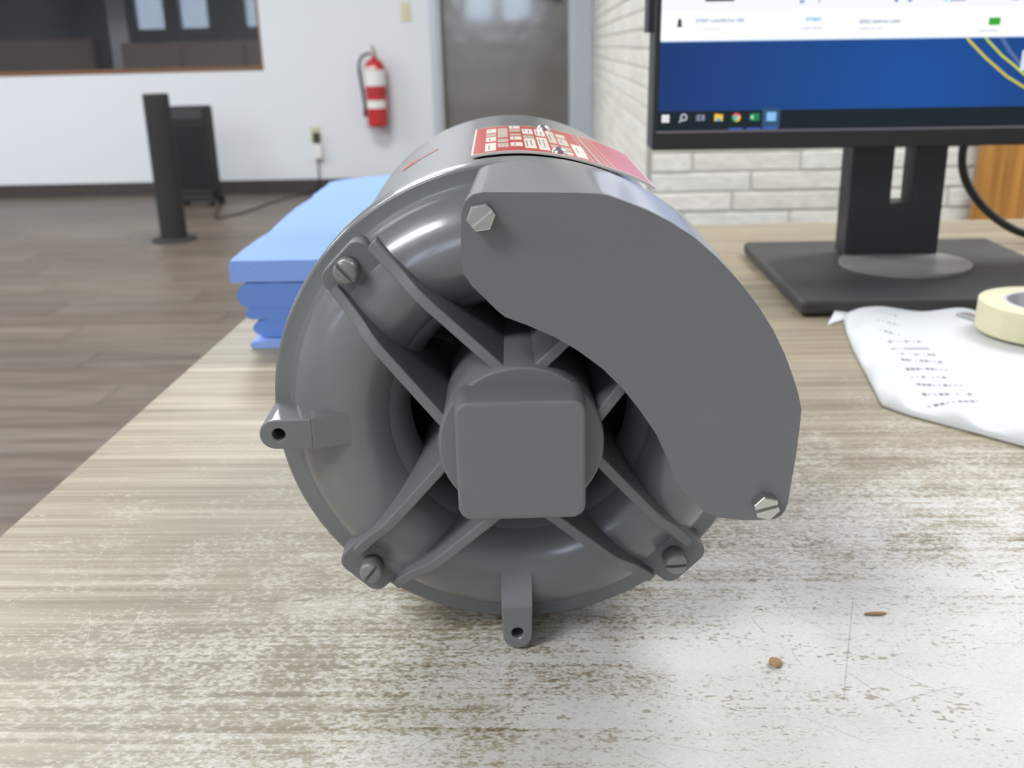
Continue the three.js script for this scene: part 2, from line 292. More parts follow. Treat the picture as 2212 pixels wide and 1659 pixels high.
const grey = (o = {}) => M({ color: lin(0.170, 0.173, 0.174), roughness: 0.3, bumpMap: rep(paintTex, 4, 4), bumpScale: 0.00004, clearcoat: 0.6, clearcoatRoughness: 0.13, ...o });
const matGrey = grey();
const matGreyFlat = grey({ roughness: 0.5, clearcoat: 0.05 });
const matGreyDirty = grey({ roughness: 0.45, clearcoat: 0.0 });
const matInner = grey({ roughness: 0.6, clearcoat: 0 });
const lathe = (pts, n = 128, crease = 0.6) => { const g = new THREE.LatheGeometry(pts.map(([r, d]) => new THREE.Vector2(r, d)), n); g.rotateX(Math.PI / 2); return g; };
const smoothPts = (pts, n) => new THREE.CatmullRomCurve3(pts.map(([r, d]) => V3(r, d, 0)), false, 'centripetal').getPoints(n).map((p) => [p.x, p.y]);
const ev = new Evaluator(); ev.useGroups = false;
function csg(a, b) { const A = new Brush(a), B = new Brush(b); A.updateMatrixWorld(); B.updateMatrixWorld(); const r = ev.evaluate(A, B, SUBTRACTION).geometry; return r; }
const clean = (g) => { const q = g.index ? g.toNonIndexed() : g.clone(); for (const k of Object.keys(q.attributes)) if (!['position', 'normal', 'uv'].includes(k)) q.deleteAttribute(k); q.clearGroups(); return q; };
// shell
{
  const g = toCreasedNormals(lathe([[0.01, -200], [76.6, -200], [77.6, -199], [78.2, -197], [78.4, -190], [78.4, -8], [70, -8]].reverse()), 0.5);
  part('shell', mm(g), grey({ roughness: 0.3, clearcoat: 0.5, clearcoatRoughness: 0.12 }), motor, 'smooth grey cylindrical shell');
}
// front end bell
{
  const prof = [[78, -14], [83, -13], [83, -1.2], [82.7, -0.4], [82, 0], [78.2, 0], ...smoothPts([[77.4, 0.2], [76.6, 1.2], [75.0, 4.0], [72, 7.4], [67.5, 10.6], [61.5, 12.6], [55, 12.6], [49, 10.2], [44.6, 5.8], [41.8, 0], [40.6, -5], [40.2, -8]], 60), [37.6, -8], [38.6, -3], [42, 3], [47, 7], [55, 9.2], [61, 9.2], [67, 7], [72, 3], [74, -2], [74, -14], [78, -14]];
  let bell = mergeVertices(lathe(prof.reverse(), 160));
  for (const [sx, sy] of [[-1, 1], [-1, -1], [1, -1], [1, 1]]) { const cc = new THREE.CylinderGeometry(6.4, 6.4, 30, 32); cc.rotateX(Math.PI / 2); cc.translate(sx * 52.6, sy * 53, 15 + 9.6); bell = csg(bell, cc); }
  const g = toCreasedNormals(clean(bell), 0.5);
  part('end_bell', mm(g), matGrey, motor, 'domed grey end bell with central opening');
  const inner = lathe([[0.01, -96], [70, -96], [72, -90], [72, -16]].reverse(), 64); part('inner_baffle', mm(inner), matInner, motor, 'deep inside of the motor');
  // fan blades seen in the dark behind the spokes
  for (let k = 0; k < 10; k++) { const b = new THREE.BoxGeometry(1.2, 14, 8); b.rotateY(0.5); b.translate(0, 33, -50); b.rotateZ(k / 10 * Math.PI * 2); part('fan_blade', mm(b), matInner, motor); }
}
// hub and square cap
{
  const g = toCreasedNormals(lathe([[0.01, 30], [25.0, 30], [25.7, 29.6], [26, 28.8], [25.8, 6], [25.2, -22], [12, -23], [12, -96], [0.01, -96]].reverse(), 96), 0.5);
  part('hub', mm(g), matGreyFlat, motor);
  const sh = (h, r) => { const s = new THREE.Shape(); s.moveTo(-h + r, -h); s.lineTo(h - r, -h); s.absarc(h - r, -h + r, r, -Math.PI / 2, 0); s.lineTo(h, h - r); s.absarc(h - r, h - r, r, 0, Math.PI / 2); s.lineTo(-h + r, h); s.absarc(-h + r, h - r, r, Math.PI / 2, Math.PI); s.lineTo(-h, -h + r); s.absarc(-h + r, -h + r, r, Math.PI, Math.PI * 1.5); return s; };
  const c = new THREE.ExtrudeGeometry(sh(18.3, 3.2), { depth: 12.4, bevelEnabled: true, bevelSize: 1.1, bevelThickness: 1.1, bevelSegments: 4, curveSegments: 8 });
  c.translate(0, 0, 29); const p = c.attributes.position; for (let i = 0; i < p.count; i++) { const k = 1 + (42.5 - p.getZ(i)) / 13 * 0.045; p.setXY(i, p.getX(i) * k - 0.3, p.getY(i) * k - 0.1); }
  c.computeVertexNormals(); part('square_cap', mm(toCreasedNormals(c, 0.6)), matGreyFlat, motor, 'square raised cap with rounded corners');
}
// slotted screw head along +z, base at z = 0
const roundHead = clean(csg(lathe([[0.01, 7.4], [2.9, 7.2], [3.6, 6.6], [3.9, 5.8], [3.9, 0], [0.01, 0]].reverse(), 32), (() => { const b = new THREE.BoxGeometry(1.15, 10, 2.2); b.translate(0, 0, 7); return b; })()));
const hexHead = (() => { const s = new THREE.Shape(); for (let i = 0; i < 6; i++) { const a = i * Math.PI / 3; s[i ? 'lineTo' : 'moveTo'](3.7 * Math.cos(a), 3.7 * Math.sin(a)); } const g = new THREE.ExtrudeGeometry(s, { depth: 3.0, bevelEnabled: true, bevelSize: 0.5, bevelThickness: 0.6, bevelSegments: 3 }); return clean(csg(mergeVertices(clean(g)), (() => { const b = new THREE.BoxGeometry(1.15, 12, 2.6); b.translate(0, 0, 3.6); return b; })())); })();
// four ears, eight spokes
const EAR = [[-1, 1, 42], [-1, -1, -38], [1, -1, -88], [1, 1, 30]];
{
  const w = 9.7, r = 3.8;
  for (const [sx, sy, slot] of EAR) {
    const R = sy > 0 ? 79 : 82.4, s = new THREE.Shape(); s.moveTo(64, -w); s.lineTo(R - r, -w + 0.6); s.absarc(R - r, -w + 0.6 + r, r, -Math.PI / 2, 0); s.lineTo(R, w - 0.6 - r); s.absarc(R - r, w - 0.6 - r, r, 0, Math.PI / 2); s.lineTo(64, w); s.closePath();
    const g = new THREE.ExtrudeGeometry(s, { depth: 10, bevelEnabled: true, bevelSize: 0.5, bevelThickness: 0.6, bevelSegments: 2, curveSegments: 8 }); g.translate(0, 0, -0.8); g.rotateZ(Math.atan2(sy, sx));
    part('ear', mm(g), matGreyDirty, motor);
    const h = roundHead.clone(); h.rotateZ(slot * Math.PI / 180); h.translate(sx * 52.6, sy * 53, 9.8); part('screw', mm(h), grey({ color: lin(0.20, 0.205, 0.185), roughness: 0.3 }), motor, 'slotted round screw head');
  }
  const spoke = (x0, y0, x1, y1) => {
    const len = Math.hypot(x1 - x0, y1 - y0), tx = V3((x1 - x0) / len, (y1 - y0) / len, 0), tz = V3(0, 0, 1), tn = tx.clone().cross(tz).negate();
    const q = new THREE.Shape(); q.moveTo(0, -22); q.lineTo(0, 27); q.lineTo(len * 0.55, 23.2); q.quadraticCurveTo(len * 0.66, 22.4, len * 0.72, 19.5); q.quadraticCurveTo(len * 0.84, 14.6, len, 12.4); q.lineTo(len, 2); q.lineTo(len * 0.5, 2); q.lineTo(len * 0.25, -22); q.closePath();
    const g = new THREE.ExtrudeGeometry(q, { depth: 2.3, bevelEnabled: true, bevelSize: 0.6, bevelThickness: 0.6, bevelSegments: 3, curveSegments: 10 }); g.translate(0, 0, -1.15);
    g.applyMatrix4(new THREE.Matrix4().makeBasis(tx, tz, tn.clone().multiplyScalar(1))); g.translate(x0, y0, 0);
    if (new THREE.Matrix4().makeBasis(tx, tz, tn).determinant() < 0) { const ix = g.attributes.position; for (let i = 0; i < ix.count; i += 3) for (const k of ['position', 'normal', 'uv']) { const a = g.attributes[k], n = a.itemSize; for (let c = 0; c < n; c++) { const t = a.array[(i + 1) * n + c]; a.array[(i + 1) * n + c] = a.array[(i + 2) * n + c]; a.array[(i + 2) * n + c] = t; } } }
    return g;
  };
  for (const [sx, sy] of EAR) {
    part('spoke', mm(spoke(sx * 5.2, sy * 23.5, sx * 44.4, sy * 60.0)), matGreyFlat, motor);
    part('spoke', mm(spoke(sx * 23.5, sy * 6.4, sx * 57, sy * 46.6)), matGreyFlat, motor);
  }
}
// two mounting bosses with holes (left and bottom)
for (const ang of [Math.PI, -Math.PI / 2]) {
  const s = new THREE.Shape(), h = 4.6; s.moveTo(68, -h - 0.3); s.lineTo(79.6, -h); s.absarc(79.6, 0, h, -Math.PI / 2, Math.PI / 2); s.lineTo(68, h + 0.3); s.closePath();
  const hole = new THREE.Path(); hole.absarc(78.4, 0, 2.6, 0, Math.PI * 2, true); s.holes.push(hole);
  const g = new THREE.ExtrudeGeometry(s, { depth: 20, bevelEnabled: true, bevelSize: 0.5, bevelThickness: 0.6, bevelSegments: 3, curveSegments: 16 }); g.translate(0, 0, -3.6); g.rotateZ(ang); g.translate(ang < 0 ? -2.6 : 0, 0, 0);
  const cone = new ConvexGeometry([[69, 16.98], [67, 16.7], [50, 10.8], [69, -2], [50, -2]].flatMap(([r, z]) => [V3(r, -h - 0.75, z), V3(r, h + 0.75, z)])); cone.rotateZ(ang); cone.translate(ang < 0 ? -2.6 : 0, 0, 0);
  const b = part('boss', mm(merge([clean(g), (() => { const q = clean(cone); if (!q.attributes.uv) q.setAttribute('uv', new THREE.Float32BufferAttribute(new Float32Array(q.attributes.position.count * 2), 2)); return q; })()])), matGrey, motor);
  const d = lathe([[0.01, 2], [2.8, 2], [2.8, 3]].reverse(), 20); d.translate(78.4, 0, 0); d.rotateZ(ang); d.translate(ang < 0 ? -2.6 : 0, 0, 0); part('hole', mm(d), matInner, b, 'dark bolt hole');
}
// crescent connection cover on the upper right
{
  const outer = [[-9.2, 79.7], [-2.3, 79.5], [7.8, 79.2], [16.3, 78.9], [23.3, 78.4], [26.2, 77.7], [30.6, 76.0], [37.1, 73.3], [43.5, 69.9], [50.5, 65.3], [57.4, 59.2], [64.5, 51.5], [70.3, 44.1], [74.9, 37.1], [78.9, 29.4], [81.7, 22.7], [83.9, 16.7], [85.3, 11.4], [85.2, 4.5], [84.8, -4.1], [84.1, -12.8], [83.5, -20.1], [83.0, -22.5], [81.7, -24.8], [79.2, -25.9], [74.8, -26.0], [68.9, -25.9], [61.5, -24.8], [57.0, -22.4], [53.0, -18.0], [49.9, -14.8]];
  const innerArc = [[47.8, -11.6], [45.0, -3.8], [41.3, 4.5], [36.1, 12.6], [30.6, 20.0], [24.7, 26.3], [17.5, 32.1], [10.3, 36.7], [2.3, 40.6], [-4.0, 43.2]];
  const end = [[-6.1, 45.1], [-12.1, 51.5], [-13.3, 52.8], [-15.8, 56.8], [-16.2, 61.4], [-15.8, 69.2], [-15.5, 74.3], [-14.4, 77.2], [-12.1, 79.1]];
  const shp = (a) => new THREE.Shape(a.map(([x, y]) => new THREE.Vector2(x, y)));
  const all = [...outer, ...innerArc, ...end];
  const pg = new THREE.ExtrudeGeometry(shp(all.map(([x, y]) => [x, y])), { depth: 2.4, bevelEnabled: true, bevelSize: 0.0, bevelThickness: 0.6, bevelOffset: 0, bevelSegments: 2 });
  pg.translate(0, 0, 32); const cover = part('connection_cover', mm(toCreasedNormals(pg, 0.5)), matGreyFlat, motor, 'flat crescent shaped grey cover plate');
  // box behind it, its outer wall widening towards the end bell
  const back = [...outer, ...innerArc.map(([x, y]) => { const r = Math.hypot(x, y), k = (r + 9) / r; return [x * k, y * k]; }), ...end.map(([x, y], i) => (i < 3 ? [x + 2.5, y + 3] : [x, y]))];
  const bg = new THREE.ExtrudeGeometry(shp(back), { depth: 40, steps: 8, bevelEnabled: false }); bg.translate(0, 0, -8);
  const p = bg.attributes.position; for (let i = 0; i < p.count; i++) { const x = p.getX(i), y = p.getY(i), d = p.getZ(i), r = Math.hypot(x, y), t = Math.max(0, Math.min(1, (32 - d) / 34)); const k = r > 74 ? mix(1, Math.max(1, 83.6 / r), t * 0.95) : 1; p.setXY(i, x < 0 ? x + 5 * t : x * k, y * k); }
  bg.computeVertexNormals(); part('connection_box', mm(toCreasedNormals(bg, 0.6)), matGrey, motor);
  for (const [x, y, a] of [[-10, 73.2, -52], [75.9, -20.0, -75]]) { const h = hexHead.clone(); h.rotateZ(a * Math.PI / 180); h.translate(x, y, 35.6); part('cover_screw', mm(h), matSteel, motor, 'shiny slotted hex screw'); }
}
// red nameplate bent over the shell
{
  const tex = canvasTex(1024, 1024, (c, W, H) => {
    c.fillStyle = '#c3413c'; c.fillRect(0, 0, W, H);
    const X = (u) => (u + 14.5) / 65.5 * W, cream = '#efe6d8', tan = '#c9b9a6';
    const field = (u0, u1, t0, t1, f, lines) => { c.fillStyle = f; c.fillRect(X(u0), t0 * H, X(u1) - X(u0), (t1 - t0) * H); if (lines) { c.fillStyle = '#8b8278'; for (let k = 0; k < lines; k++) { const yy = t0 + (t1 - t0) * rr(0.1, 0.3), y2 = t0 + (t1 - t0) * rr(0.55, 0.92); c.fillRect(X(u0 + (u1 - u0) * (k + 0.55) / (lines + 0.5)) - 4, yy * H, 7, (y2 - yy) * H); } } };
    // canvas y runs from the far end (0) to the end by the cover (1)
    [[-9.6, -5.6, [[0.1, 0.28, cream, 1], [0.32, 0.42, tan, 0], [0.45, 0.62, cream, 1], [0.68, 0.95, cream, 1]]],
      [-5.0, -1.0, [[0.1, 0.5, tan, 0], [0.56, 0.68, tan, 0], [0.72, 0.86, tan, 0]]],
      [-0.2, 4.2, [[0.02, 0.14, cream, 1], [0.18, 0.28, tan, 0], [0.36, 0.44, tan, 0], [0.48, 0.6, cream, 1], [0.7, 0.84, cream, 1]]],
      [5.0, 9.2, [[0.14, 0.36, cream, 2], [0.42, 0.52, tan, 0], [0.54, 0.9, cream, 2]]],
      [10.0, 14.0, [[0.12, 0.4, cream, 2], [0.46, 0.92, cream, 2]]],
      [14.8, 17.8, [[0.14, 0.62, '#dccfbd', 1], [0.68, 0.78, tan, 0], [0.82, 0.96, cream, 0]]],
      [18.4, 22.2, [[0.2, 0.34, '#dccfbd', 0], [0.38, 0.64, '#dccfbd', 1], [0.7, 0.82, tan, 0], [0.86, 0.95, cream, 0]]],
      [23.2, 27.6, [[0.5, 0.95, cream, 1]]]].forEach(([a, b, f]) => f.forEach(([t0, t1, col, l]) => field(a, b, t0, t1, col, l)));
    c.strokeStyle = '#b9a79a'; for (let k = 0; k < 4; k++) { c.lineWidth = k == 1 ? 22 : 9; c.beginPath(); c.moveTo(X(26 + k * 2.4), 0.04 * H); c.lineTo(X(29 + k * 2.6), 0.97 * H); c.stroke(); }
    c.fillStyle = '#b8333a'; c.fillRect(X(38), 0.1 * H, X(47) - X(38), 0.8 * H);
    c.strokeStyle = '#d8d2ca'; c.lineWidth = 12; c.strokeRect(6, 6, W - 12, H - 12);
  });
  tex.anisotropy = 8;
  const D0 = -46, D1 = -128, us = [], pr = [];
  const N = 48; for (let i = 0; i <= N; i++) { const u = -14.5 + 65.5 * i / N; const R = 79.4 + 0.4 * sm(10, 30, u) + 3.2 * Math.pow(sm(22, 56, u), 1.3); us.push(u); pr.push([u, Math.sqrt(Math.max(0, R * R - u * u))]); }
  const pos = [], uv = [], idx = []; const th = 0.9;
  const mk = (off) => { for (let i = 0; i <= N; i++) for (const [d, t] of [[D0, 0], [D1, 1]]) { const [u, v] = pr[i], r = Math.hypot(u, v), k = (r + off) / r; pos.push(u * k, v * k, d); uv.push(i / N, t); } };
  mk(th); mk(0); const S = (N + 1) * 2;
  for (let i = 0; i < N; i++) { const a = i * 2; idx.push(a, a + 2, a + 1, a + 1, a + 2, a + 3); idx.push(S + a, S + a + 1, S + a + 2, S + a + 1, S + a + 3, S + a + 2); idx.push(a, S + a, a + 2, a + 2, S + a, S + a + 2); idx.push(a + 1, a + 3, S + a + 1, S + a + 1, a + 3, S + a + 3); }
  for (const a of [0, N * 2]) idx.push(a, a + 1, S + a, S + a, a + 1, S + a + 1);
  const g = new THREE.BufferGeometry(); g.setAttribute('position', new THREE.Float32BufferAttribute(pos, 3)); g.setAttribute('uv', new THREE.Float32BufferAttribute(uv, 2)); g.setIndex(idx); g.computeVertexNormals();
  const plate = part('nameplate', mm(toCreasedNormals(g, 0.7)), M({ map: tex, roughness: 0.32, metalness: 0.15 }), motor, 'red metal nameplate with white data fields');
  for (const [u, d] of [[17.2, -52], [14.4, -122]]) { const q = lathe([[0.01, 1.9], [1.2, 1.75], [2.2, 1.2], [2.9, 0.2], [2.9, -0.8]].reverse(), 24); q.rotateX(-Math.PI / 2); const R = 80.4 + 3.2 * Math.pow(sm(22, 56, u), 1.3), v = Math.sqrt(R * R - u * u); q.rotateZ(-Math.atan2(u, v)); q.translate(u, v, d); part('rivet', mm(q), matSteel, plate, 'small shiny drive rivet'); }
}
// red print on the upper left of the shell, and a small smudge of old paint
{
  const patch = (th0, th1, d0, d1, R) => { const g = new THREE.CylinderGeometry(R, R, Math.abs(d1 - d0), 12, 1, true, 0, (th1 - th0) * Math.PI / 180); g.rotateX(Math.PI / 2); g.rotateZ((th0) * Math.PI / 180 + Math.PI / 2 - Math.PI / 2); g.translate(0, 0, (d0 + d1) / 2); return g; };
  const pos = [], idx = []; const add = (th0, th1, d0, d1) => { const n = 8, s = pos.length / 3; for (let i = 0; i <= n; i++) { const t = mix(th0, th1, i / n) * Math.PI / 180; for (const d of [d0, d1]) pos.push(78.55 * Math.cos(t), 78.55 * Math.sin(t), d); } for (let i = 0; i < n; i++) { const a = s + i * 2; idx.push(a, a + 1, a + 2, a + 1, a + 3, a + 2); } };
  add(121.5, 126.5, -132, -118); add(113, 122, -122, -118);
  const g = new THREE.BufferGeometry(); g.setAttribute('position', new THREE.Float32BufferAttribute(pos, 3)); g.setIndex(idx); g.computeVertexNormals();
  part('red_marking', mm(g), M({ color: lin(0.42, 0.07, 0.06), roughness: 0.5, side: THREE.DoubleSide }), motor, 'thin red printed marking on the shell');
}
// rear foot under the far end of the shell
{ const g = rbox(-30, 30, -91.8, -70, -196, -176, 2); part('rear_foot', mm(g), matGrey, motor); }

// ================================================================ blue absorbent pads
{
  const group = 'stack of blue absorbent pads';
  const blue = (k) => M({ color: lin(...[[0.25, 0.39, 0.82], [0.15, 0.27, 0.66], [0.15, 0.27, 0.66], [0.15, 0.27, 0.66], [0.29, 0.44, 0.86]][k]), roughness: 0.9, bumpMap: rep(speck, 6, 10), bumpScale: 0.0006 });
  const X1 = -0.045;
  // pad: rounded slab whose left side follows a rolled profile; z from front to back with slight waviness
  function pad(i, prof, z0, z1, taper, label) {
    const nz = 40, outline = prof(), pos = [], idx = [], n = outline.length;
    for (let j = 0; j <= nz; j++) {
      const t = j / nz, z = mix(z0, z1, t);
      outline.forEach(([x, y], q) => { const edge = sm(-0.16, -0.23, x); const wob = (vn(z * 22, i * 7.7, 600) - 0.5) * 0.003 * edge + (vn(z * 60, i * 3.1 + q * 0.15, 601) - 0.5) * 0.0022; pos.push(x + taper(t) * edge + wob, y + (vn(z * 14, x * 20 + i, 602) - 0.5) * 0.0012 * (y > DY + 0.004 ? 1 : 0), z); });
    }
    for (let j = 0; j < nz; j++) for (let q = 0; q < n; q++) { const a = j * n + q, b = j * n + (q + 1) % n, c = a + n, d = b + n; idx.push(a, c, b, b, c, d); }
    const f = pos.length / 3; // end caps
    for (const j of [0, nz]) { const s = pos.length / 3; for (let q = 0; q < n; q++) pos.push(...pos.slice((j * n + q) * 3, (j * n + q) * 3 + 3)); const tri = THREE.ShapeUtils.triangulateShape(outline.map(([x, y]) => new THREE.Vector2(x, y)), []); for (const [a, b, c] of tri) j ? idx.push(s + a, s + c, s + b) : idx.push(s + a, s + b, s + c); }
    const g = new THREE.BufferGeometry(); g.setAttribute('position', new THREE.Float32BufferAttribute(pos, 3)); g.setIndex(idx);
    const q = g.toNonIndexed(); q.computeVertexNormals(); const gg = toCreasedNormals(q, 0.8);
    const p2 = gg.attributes.position, uv = []; for (let k = 0; k < p2.count; k++) uv.push(p2.getX(k) * 2 + p2.getY(k) * 3, p2.getZ(k) * 2); gg.setAttribute('uv', new THREE.Float32BufferAttribute(uv, 2));
    return single('absorbent_pad', gg, blue(i), label, 'pad', group);
  }
  const lip = (x0, y0, y1, r, wav = 0) => { const a = []; const h = (y1 - y0) / 2, yc = (y0 + y1) / 2; for (let k = 0; k <= 12; k++) { const t = -Math.PI / 2 - k / 12 * Math.PI; a.push([x0 + r + Math.cos(t) * r, yc + Math.sin(t) * h]); } for (let k = 0; k <= 6; k++) a.push([mix(x0 + r + 0.02, X1, k / 6), y1]); for (let k = 6; k >= 0; k--) a.push([mix(x0 + r + 0.02, X1, k / 6), y0]); return a; };
  const back = (t) => (t < 0.86 ? -0.024 * t : -0.024 * t + 0.09 * Math.pow((t - 0.86) / 0.14, 2));
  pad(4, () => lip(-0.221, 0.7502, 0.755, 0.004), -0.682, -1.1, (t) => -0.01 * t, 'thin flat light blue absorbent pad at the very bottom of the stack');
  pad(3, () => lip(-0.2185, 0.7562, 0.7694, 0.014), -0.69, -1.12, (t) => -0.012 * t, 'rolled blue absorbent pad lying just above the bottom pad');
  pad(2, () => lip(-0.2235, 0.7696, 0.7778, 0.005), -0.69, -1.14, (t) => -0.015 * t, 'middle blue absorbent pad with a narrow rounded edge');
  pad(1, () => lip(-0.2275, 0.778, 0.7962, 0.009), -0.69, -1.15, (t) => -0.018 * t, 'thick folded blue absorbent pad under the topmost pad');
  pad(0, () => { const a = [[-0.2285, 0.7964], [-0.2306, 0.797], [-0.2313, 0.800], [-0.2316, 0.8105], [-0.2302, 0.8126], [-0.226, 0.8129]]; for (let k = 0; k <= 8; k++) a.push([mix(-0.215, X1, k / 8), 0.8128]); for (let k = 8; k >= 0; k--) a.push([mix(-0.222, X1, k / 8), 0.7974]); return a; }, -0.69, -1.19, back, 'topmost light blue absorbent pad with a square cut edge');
}

// ================================================================ monitor
{
  const BX = 0.308, BZ = -0.87;
  const mon = thing('computer_monitor', 'black computer monitor showing a blue desktop, on a square stand', 'monitor', [BX, DY, BZ]);
  const rel = (g) => { g.translate(-BX, -DY, -BZ); return g; };
  const baseTop = M({ color: lin(0.04, 0.037, 0.035), roughness: 0.6 });
  part('base', rel(rbox(0.190, 0.428, DY + 0.0005, DY + 0.013, -0.992, -0.748, 0.004)), baseTop, mon, 'dark square base plate');
  const disc = cyl(0.055, 0.055, 0.003, 64); disc.translate(0.308, DY + 0.0145, -0.872); part('swivel_disc', rel(disc), M({ color: lin(0.22, 0.21, 0.2), roughness: 0.4 }), mon, 'grey swivel disc');
  // column with a cable slot
  const s = new THREE.Shape(); s.moveTo(-0.04, 0); s.lineTo(0.04, 0); s.lineTo(0.04, 0.33); s.lineTo(-0.04, 0.33); s.closePath();
  const hl = new THREE.Path(); hl.moveTo(-0.006, 0.044); hl.lineTo(-0.006, 0.14); hl.lineTo(0.016, 0.14); hl.lineTo(0.016, 0.044); hl.closePath(); s.holes.push(hl);
  const cg = new THREE.ExtrudeGeometry(s, { depth: 0.03, bevelEnabled: true, bevelSize: 0.0015, bevelThickness: 0.0015, bevelSegments: 2 }); cg.translate(0.306, DY + 0.0165, -0.935); part('column', rel(cg), matBlack, mon, 'black column with a slot for cables');
  // the screen head, turned a little
  const a = 3 * Math.PI / 180, b = -0.6 * Math.PI / 180;
  const mx = new THREE.Matrix4().makeTranslation(0.084, 0.867, -0.86).multiply(new THREE.Matrix4().makeRotationY(a)).multiply(new THREE.Matrix4().makeRotationZ(b));
  const hd = (g) => { g.applyMatrix4(mx); return rel(g); };
  const W = 0.486, H = 0.292, dk = M({ color: lin(0.026, 0.026, 0.03), roughness: 0.4 });
  part('housing', hd(rbox(0, W, 0, H, -0.034, -0.004, 0.003)), dk, mon);
  part('bezel', hd(merge([rbox(0, W, 0, 0.0145, -0.006, 0.001, 0.001), rbox(0, W, H - 0.008, H, -0.006, 0.001, 0.001), rbox(0, 0.0045, 0.012, H - 0.005, -0.006, 0.001, 0.001), rbox(W - 0.0045, W, 0.012, H - 0.005, -0.006, 0.001, 0.001)])), M({ color: lin(0.022, 0.02, 0.021), roughness: 0.5 }), mon);
  part('bezel_trim', hd(rbox(0.003, W - 0.003, 0.0138, 0.0158, -0.003, 0.0016, 0.0006)), M({ color: lin(0.2, 0.18, 0.2), roughness: 0.35 }), mon, 'thin grey trim line');
  part('side_clip', hd(rbox(-0.0045, 0.004, 0.094, 0.2, -0.034, -0.012, 0.001)), dk, mon);
  part('vesa_mount', rel(rbox(0.27, 0.345, DY + 0.19, DY + 0.3, -0.915, -0.884, 0.004)), dk, mon);
  const SW = W - 0.009, SH = H - 0.0225; // screen, lower left at (4.5, 15.5) mm
  const tex = canvasTex(2048, 1158, (c, w, h) => {
    const X = (mmx) => (mmx - 4.5) / (SW * 1000) * w, Y = (mmy) => h - (mmy - 15.5) / (SH * 1000) * h, px = w / (SW * 1000);
    const R = (x0, y0, x1, y1, f) => { c.fillStyle = f; c.fillRect(X(x0), Y(y1), X(x1) - X(x0), Y(y0) - Y(y1)); };
    // desktop picture: blue with soft lighter centre and yellow curved lines
    const gr = c.createRadialGradient(X(215), Y(45), 20, X(215), Y(45), 260 * px); gr.addColorStop(0, '#19519a'); gr.addColorStop(0.6, '#1c3f7e'); gr.addColorStop(1, '#1b3364'); c.fillStyle = gr; c.fillRect(0, 0, w, h);
    c.lineCap = 'butt'; for (const [pts, col, lw] of [[[[252, 91], [258, 84], [273.5, 70.4], [292.9, 55.6], [308.5, 46.9], [340, 33]], '#c8cf4a', 2.2], [[[268, 90], [273.5, 83.7], [286.6, 72], [297.3, 64.6], [306.9, 57.2], [340, 40]], '#c8cf4a', 2], [[[255, 88], [275, 70], [294, 54.6], [310, 46]], '#d8924a', 0.6], [[[283, 88], [292, 76], [304, 64], [320, 54]], '#5b6f9e', 3]]) { c.strokeStyle = col; c.lineWidth = lw * px; c.beginPath(); pts.forEach(([x, y], k) => (k ? c.lineTo(X(x), Y(y)) : c.moveTo(X(x), Y(y)))); c.stroke(); }
    R(303, 60, 330, 76, '#d7e2ee');
    // white program window
    R(4.5, 86.2, 420, 284.5, '#ffffff'); R(4.5, 109.5, 420, 284.5, '#f4f5fb'); R(4.5, 86.2, 420, 87.2, '#b9d3ee');
    R(39.5, 116.8, 63, 150, '#4c4348');
    const T = (s, x, y, hmm, f, bold) => { c.fillStyle = f; c.font = `${bold ? 'bold ' : ''}${hmm * px * 1.35}px sans-serif`; c.textBaseline = 'alphabetic'; c.fillText(s, X(x), Y(y)); };
    T('DYMO LabelWriter 450', 32.5, 101.0, 2.7, '#7d93bb', true); T('Connected', 37.5, 95.0, 2.2, '#a9bad6'); T('1', 32.8, 95.0, 2.4, '#8fa7cc');
    T('DYMO', 121.9, 100.6, 3.2, '#49a4e0', true); T('Label Writer', 119.2, 94.3, 2.4, '#9fb0d4');
    T('30252 Address Label', 165.7, 98.6, 2.6, '#7386ad', true); T('DYMO 28 x 89', 166.2, 93.5, 2.2, '#9fb0d4'); T('›', 153.2, 97, 3, '#9fb0d4');
    R(272, 95.8, 281.4, 101.6, '#3fa535'); T('Auto activity', 264.2, 90.8, 2.2, '#8b95b4'); T('›', 296, 95, 3, '#8b95b4');
    for (const [x, l, f] of [[116, 4, '#9aa6cc'], [131, 1.5, '#aab4d6'], [193, 3, '#7e8ac0'], [204, 3, '#7e8ac0'], [233, 3, '#9adfe0'], [238, 13, '#a9b0d0'], [288, 6, '#a9b0d0']]) R(x, 114.5, x + l, 117.2, f);
    // dark person-like list icon
    c.fillStyle = '#2f4250'; c.beginPath(); c.moveTo(X(17.6), Y(97.6)); c.lineTo(X(18.3), Y(103)); c.quadraticCurveTo(X(19.6), Y(105.4), X(20.9), Y(103)); c.lineTo(X(21.6), Y(97.6)); c.closePath(); c.fill();
    // task bar
    R(4.5, 15.5, 484, 31.6, '#1a242c');
    R(91.8, 17.2, 106.6, 33.0, '#355376'); for (const x of [64, 79, 93]) R(x, 16.2, x + 12, 17.2, '#3f6fe0');
    const I = 26.0; // icon row
    for (const [dx, dy] of [[0, 0], [3.2, 0], [0, -3.2], [3.2, -3.2]]) R(7.6 + dx, I - 0.2 + dy, 10.6 + dx, I + 2.8 + dy, '#f4f6fb');
    c.strokeStyle = '#e8ecf6'; c.lineWidth = 0.9 * px; c.beginPath(); c.arc(X(26), Y(I + 0.6), 2.4 * px, 0, 7); c.stroke(); c.beginPath(); c.moveTo(X(24.2), Y(I - 1.3)); c.lineTo(X(22.2), Y(I - 3.4)); c.stroke();
    for (const [x0, x1] of [[36.8, 38.2], [38.8, 41.4], [42, 43.2]]) { c.strokeStyle = '#b9c0e0'; c.lineWidth = 0.5 * px; c.strokeRect(X(x0), Y(I + 2), (x1 - x0) * px, 3.8 * px); }
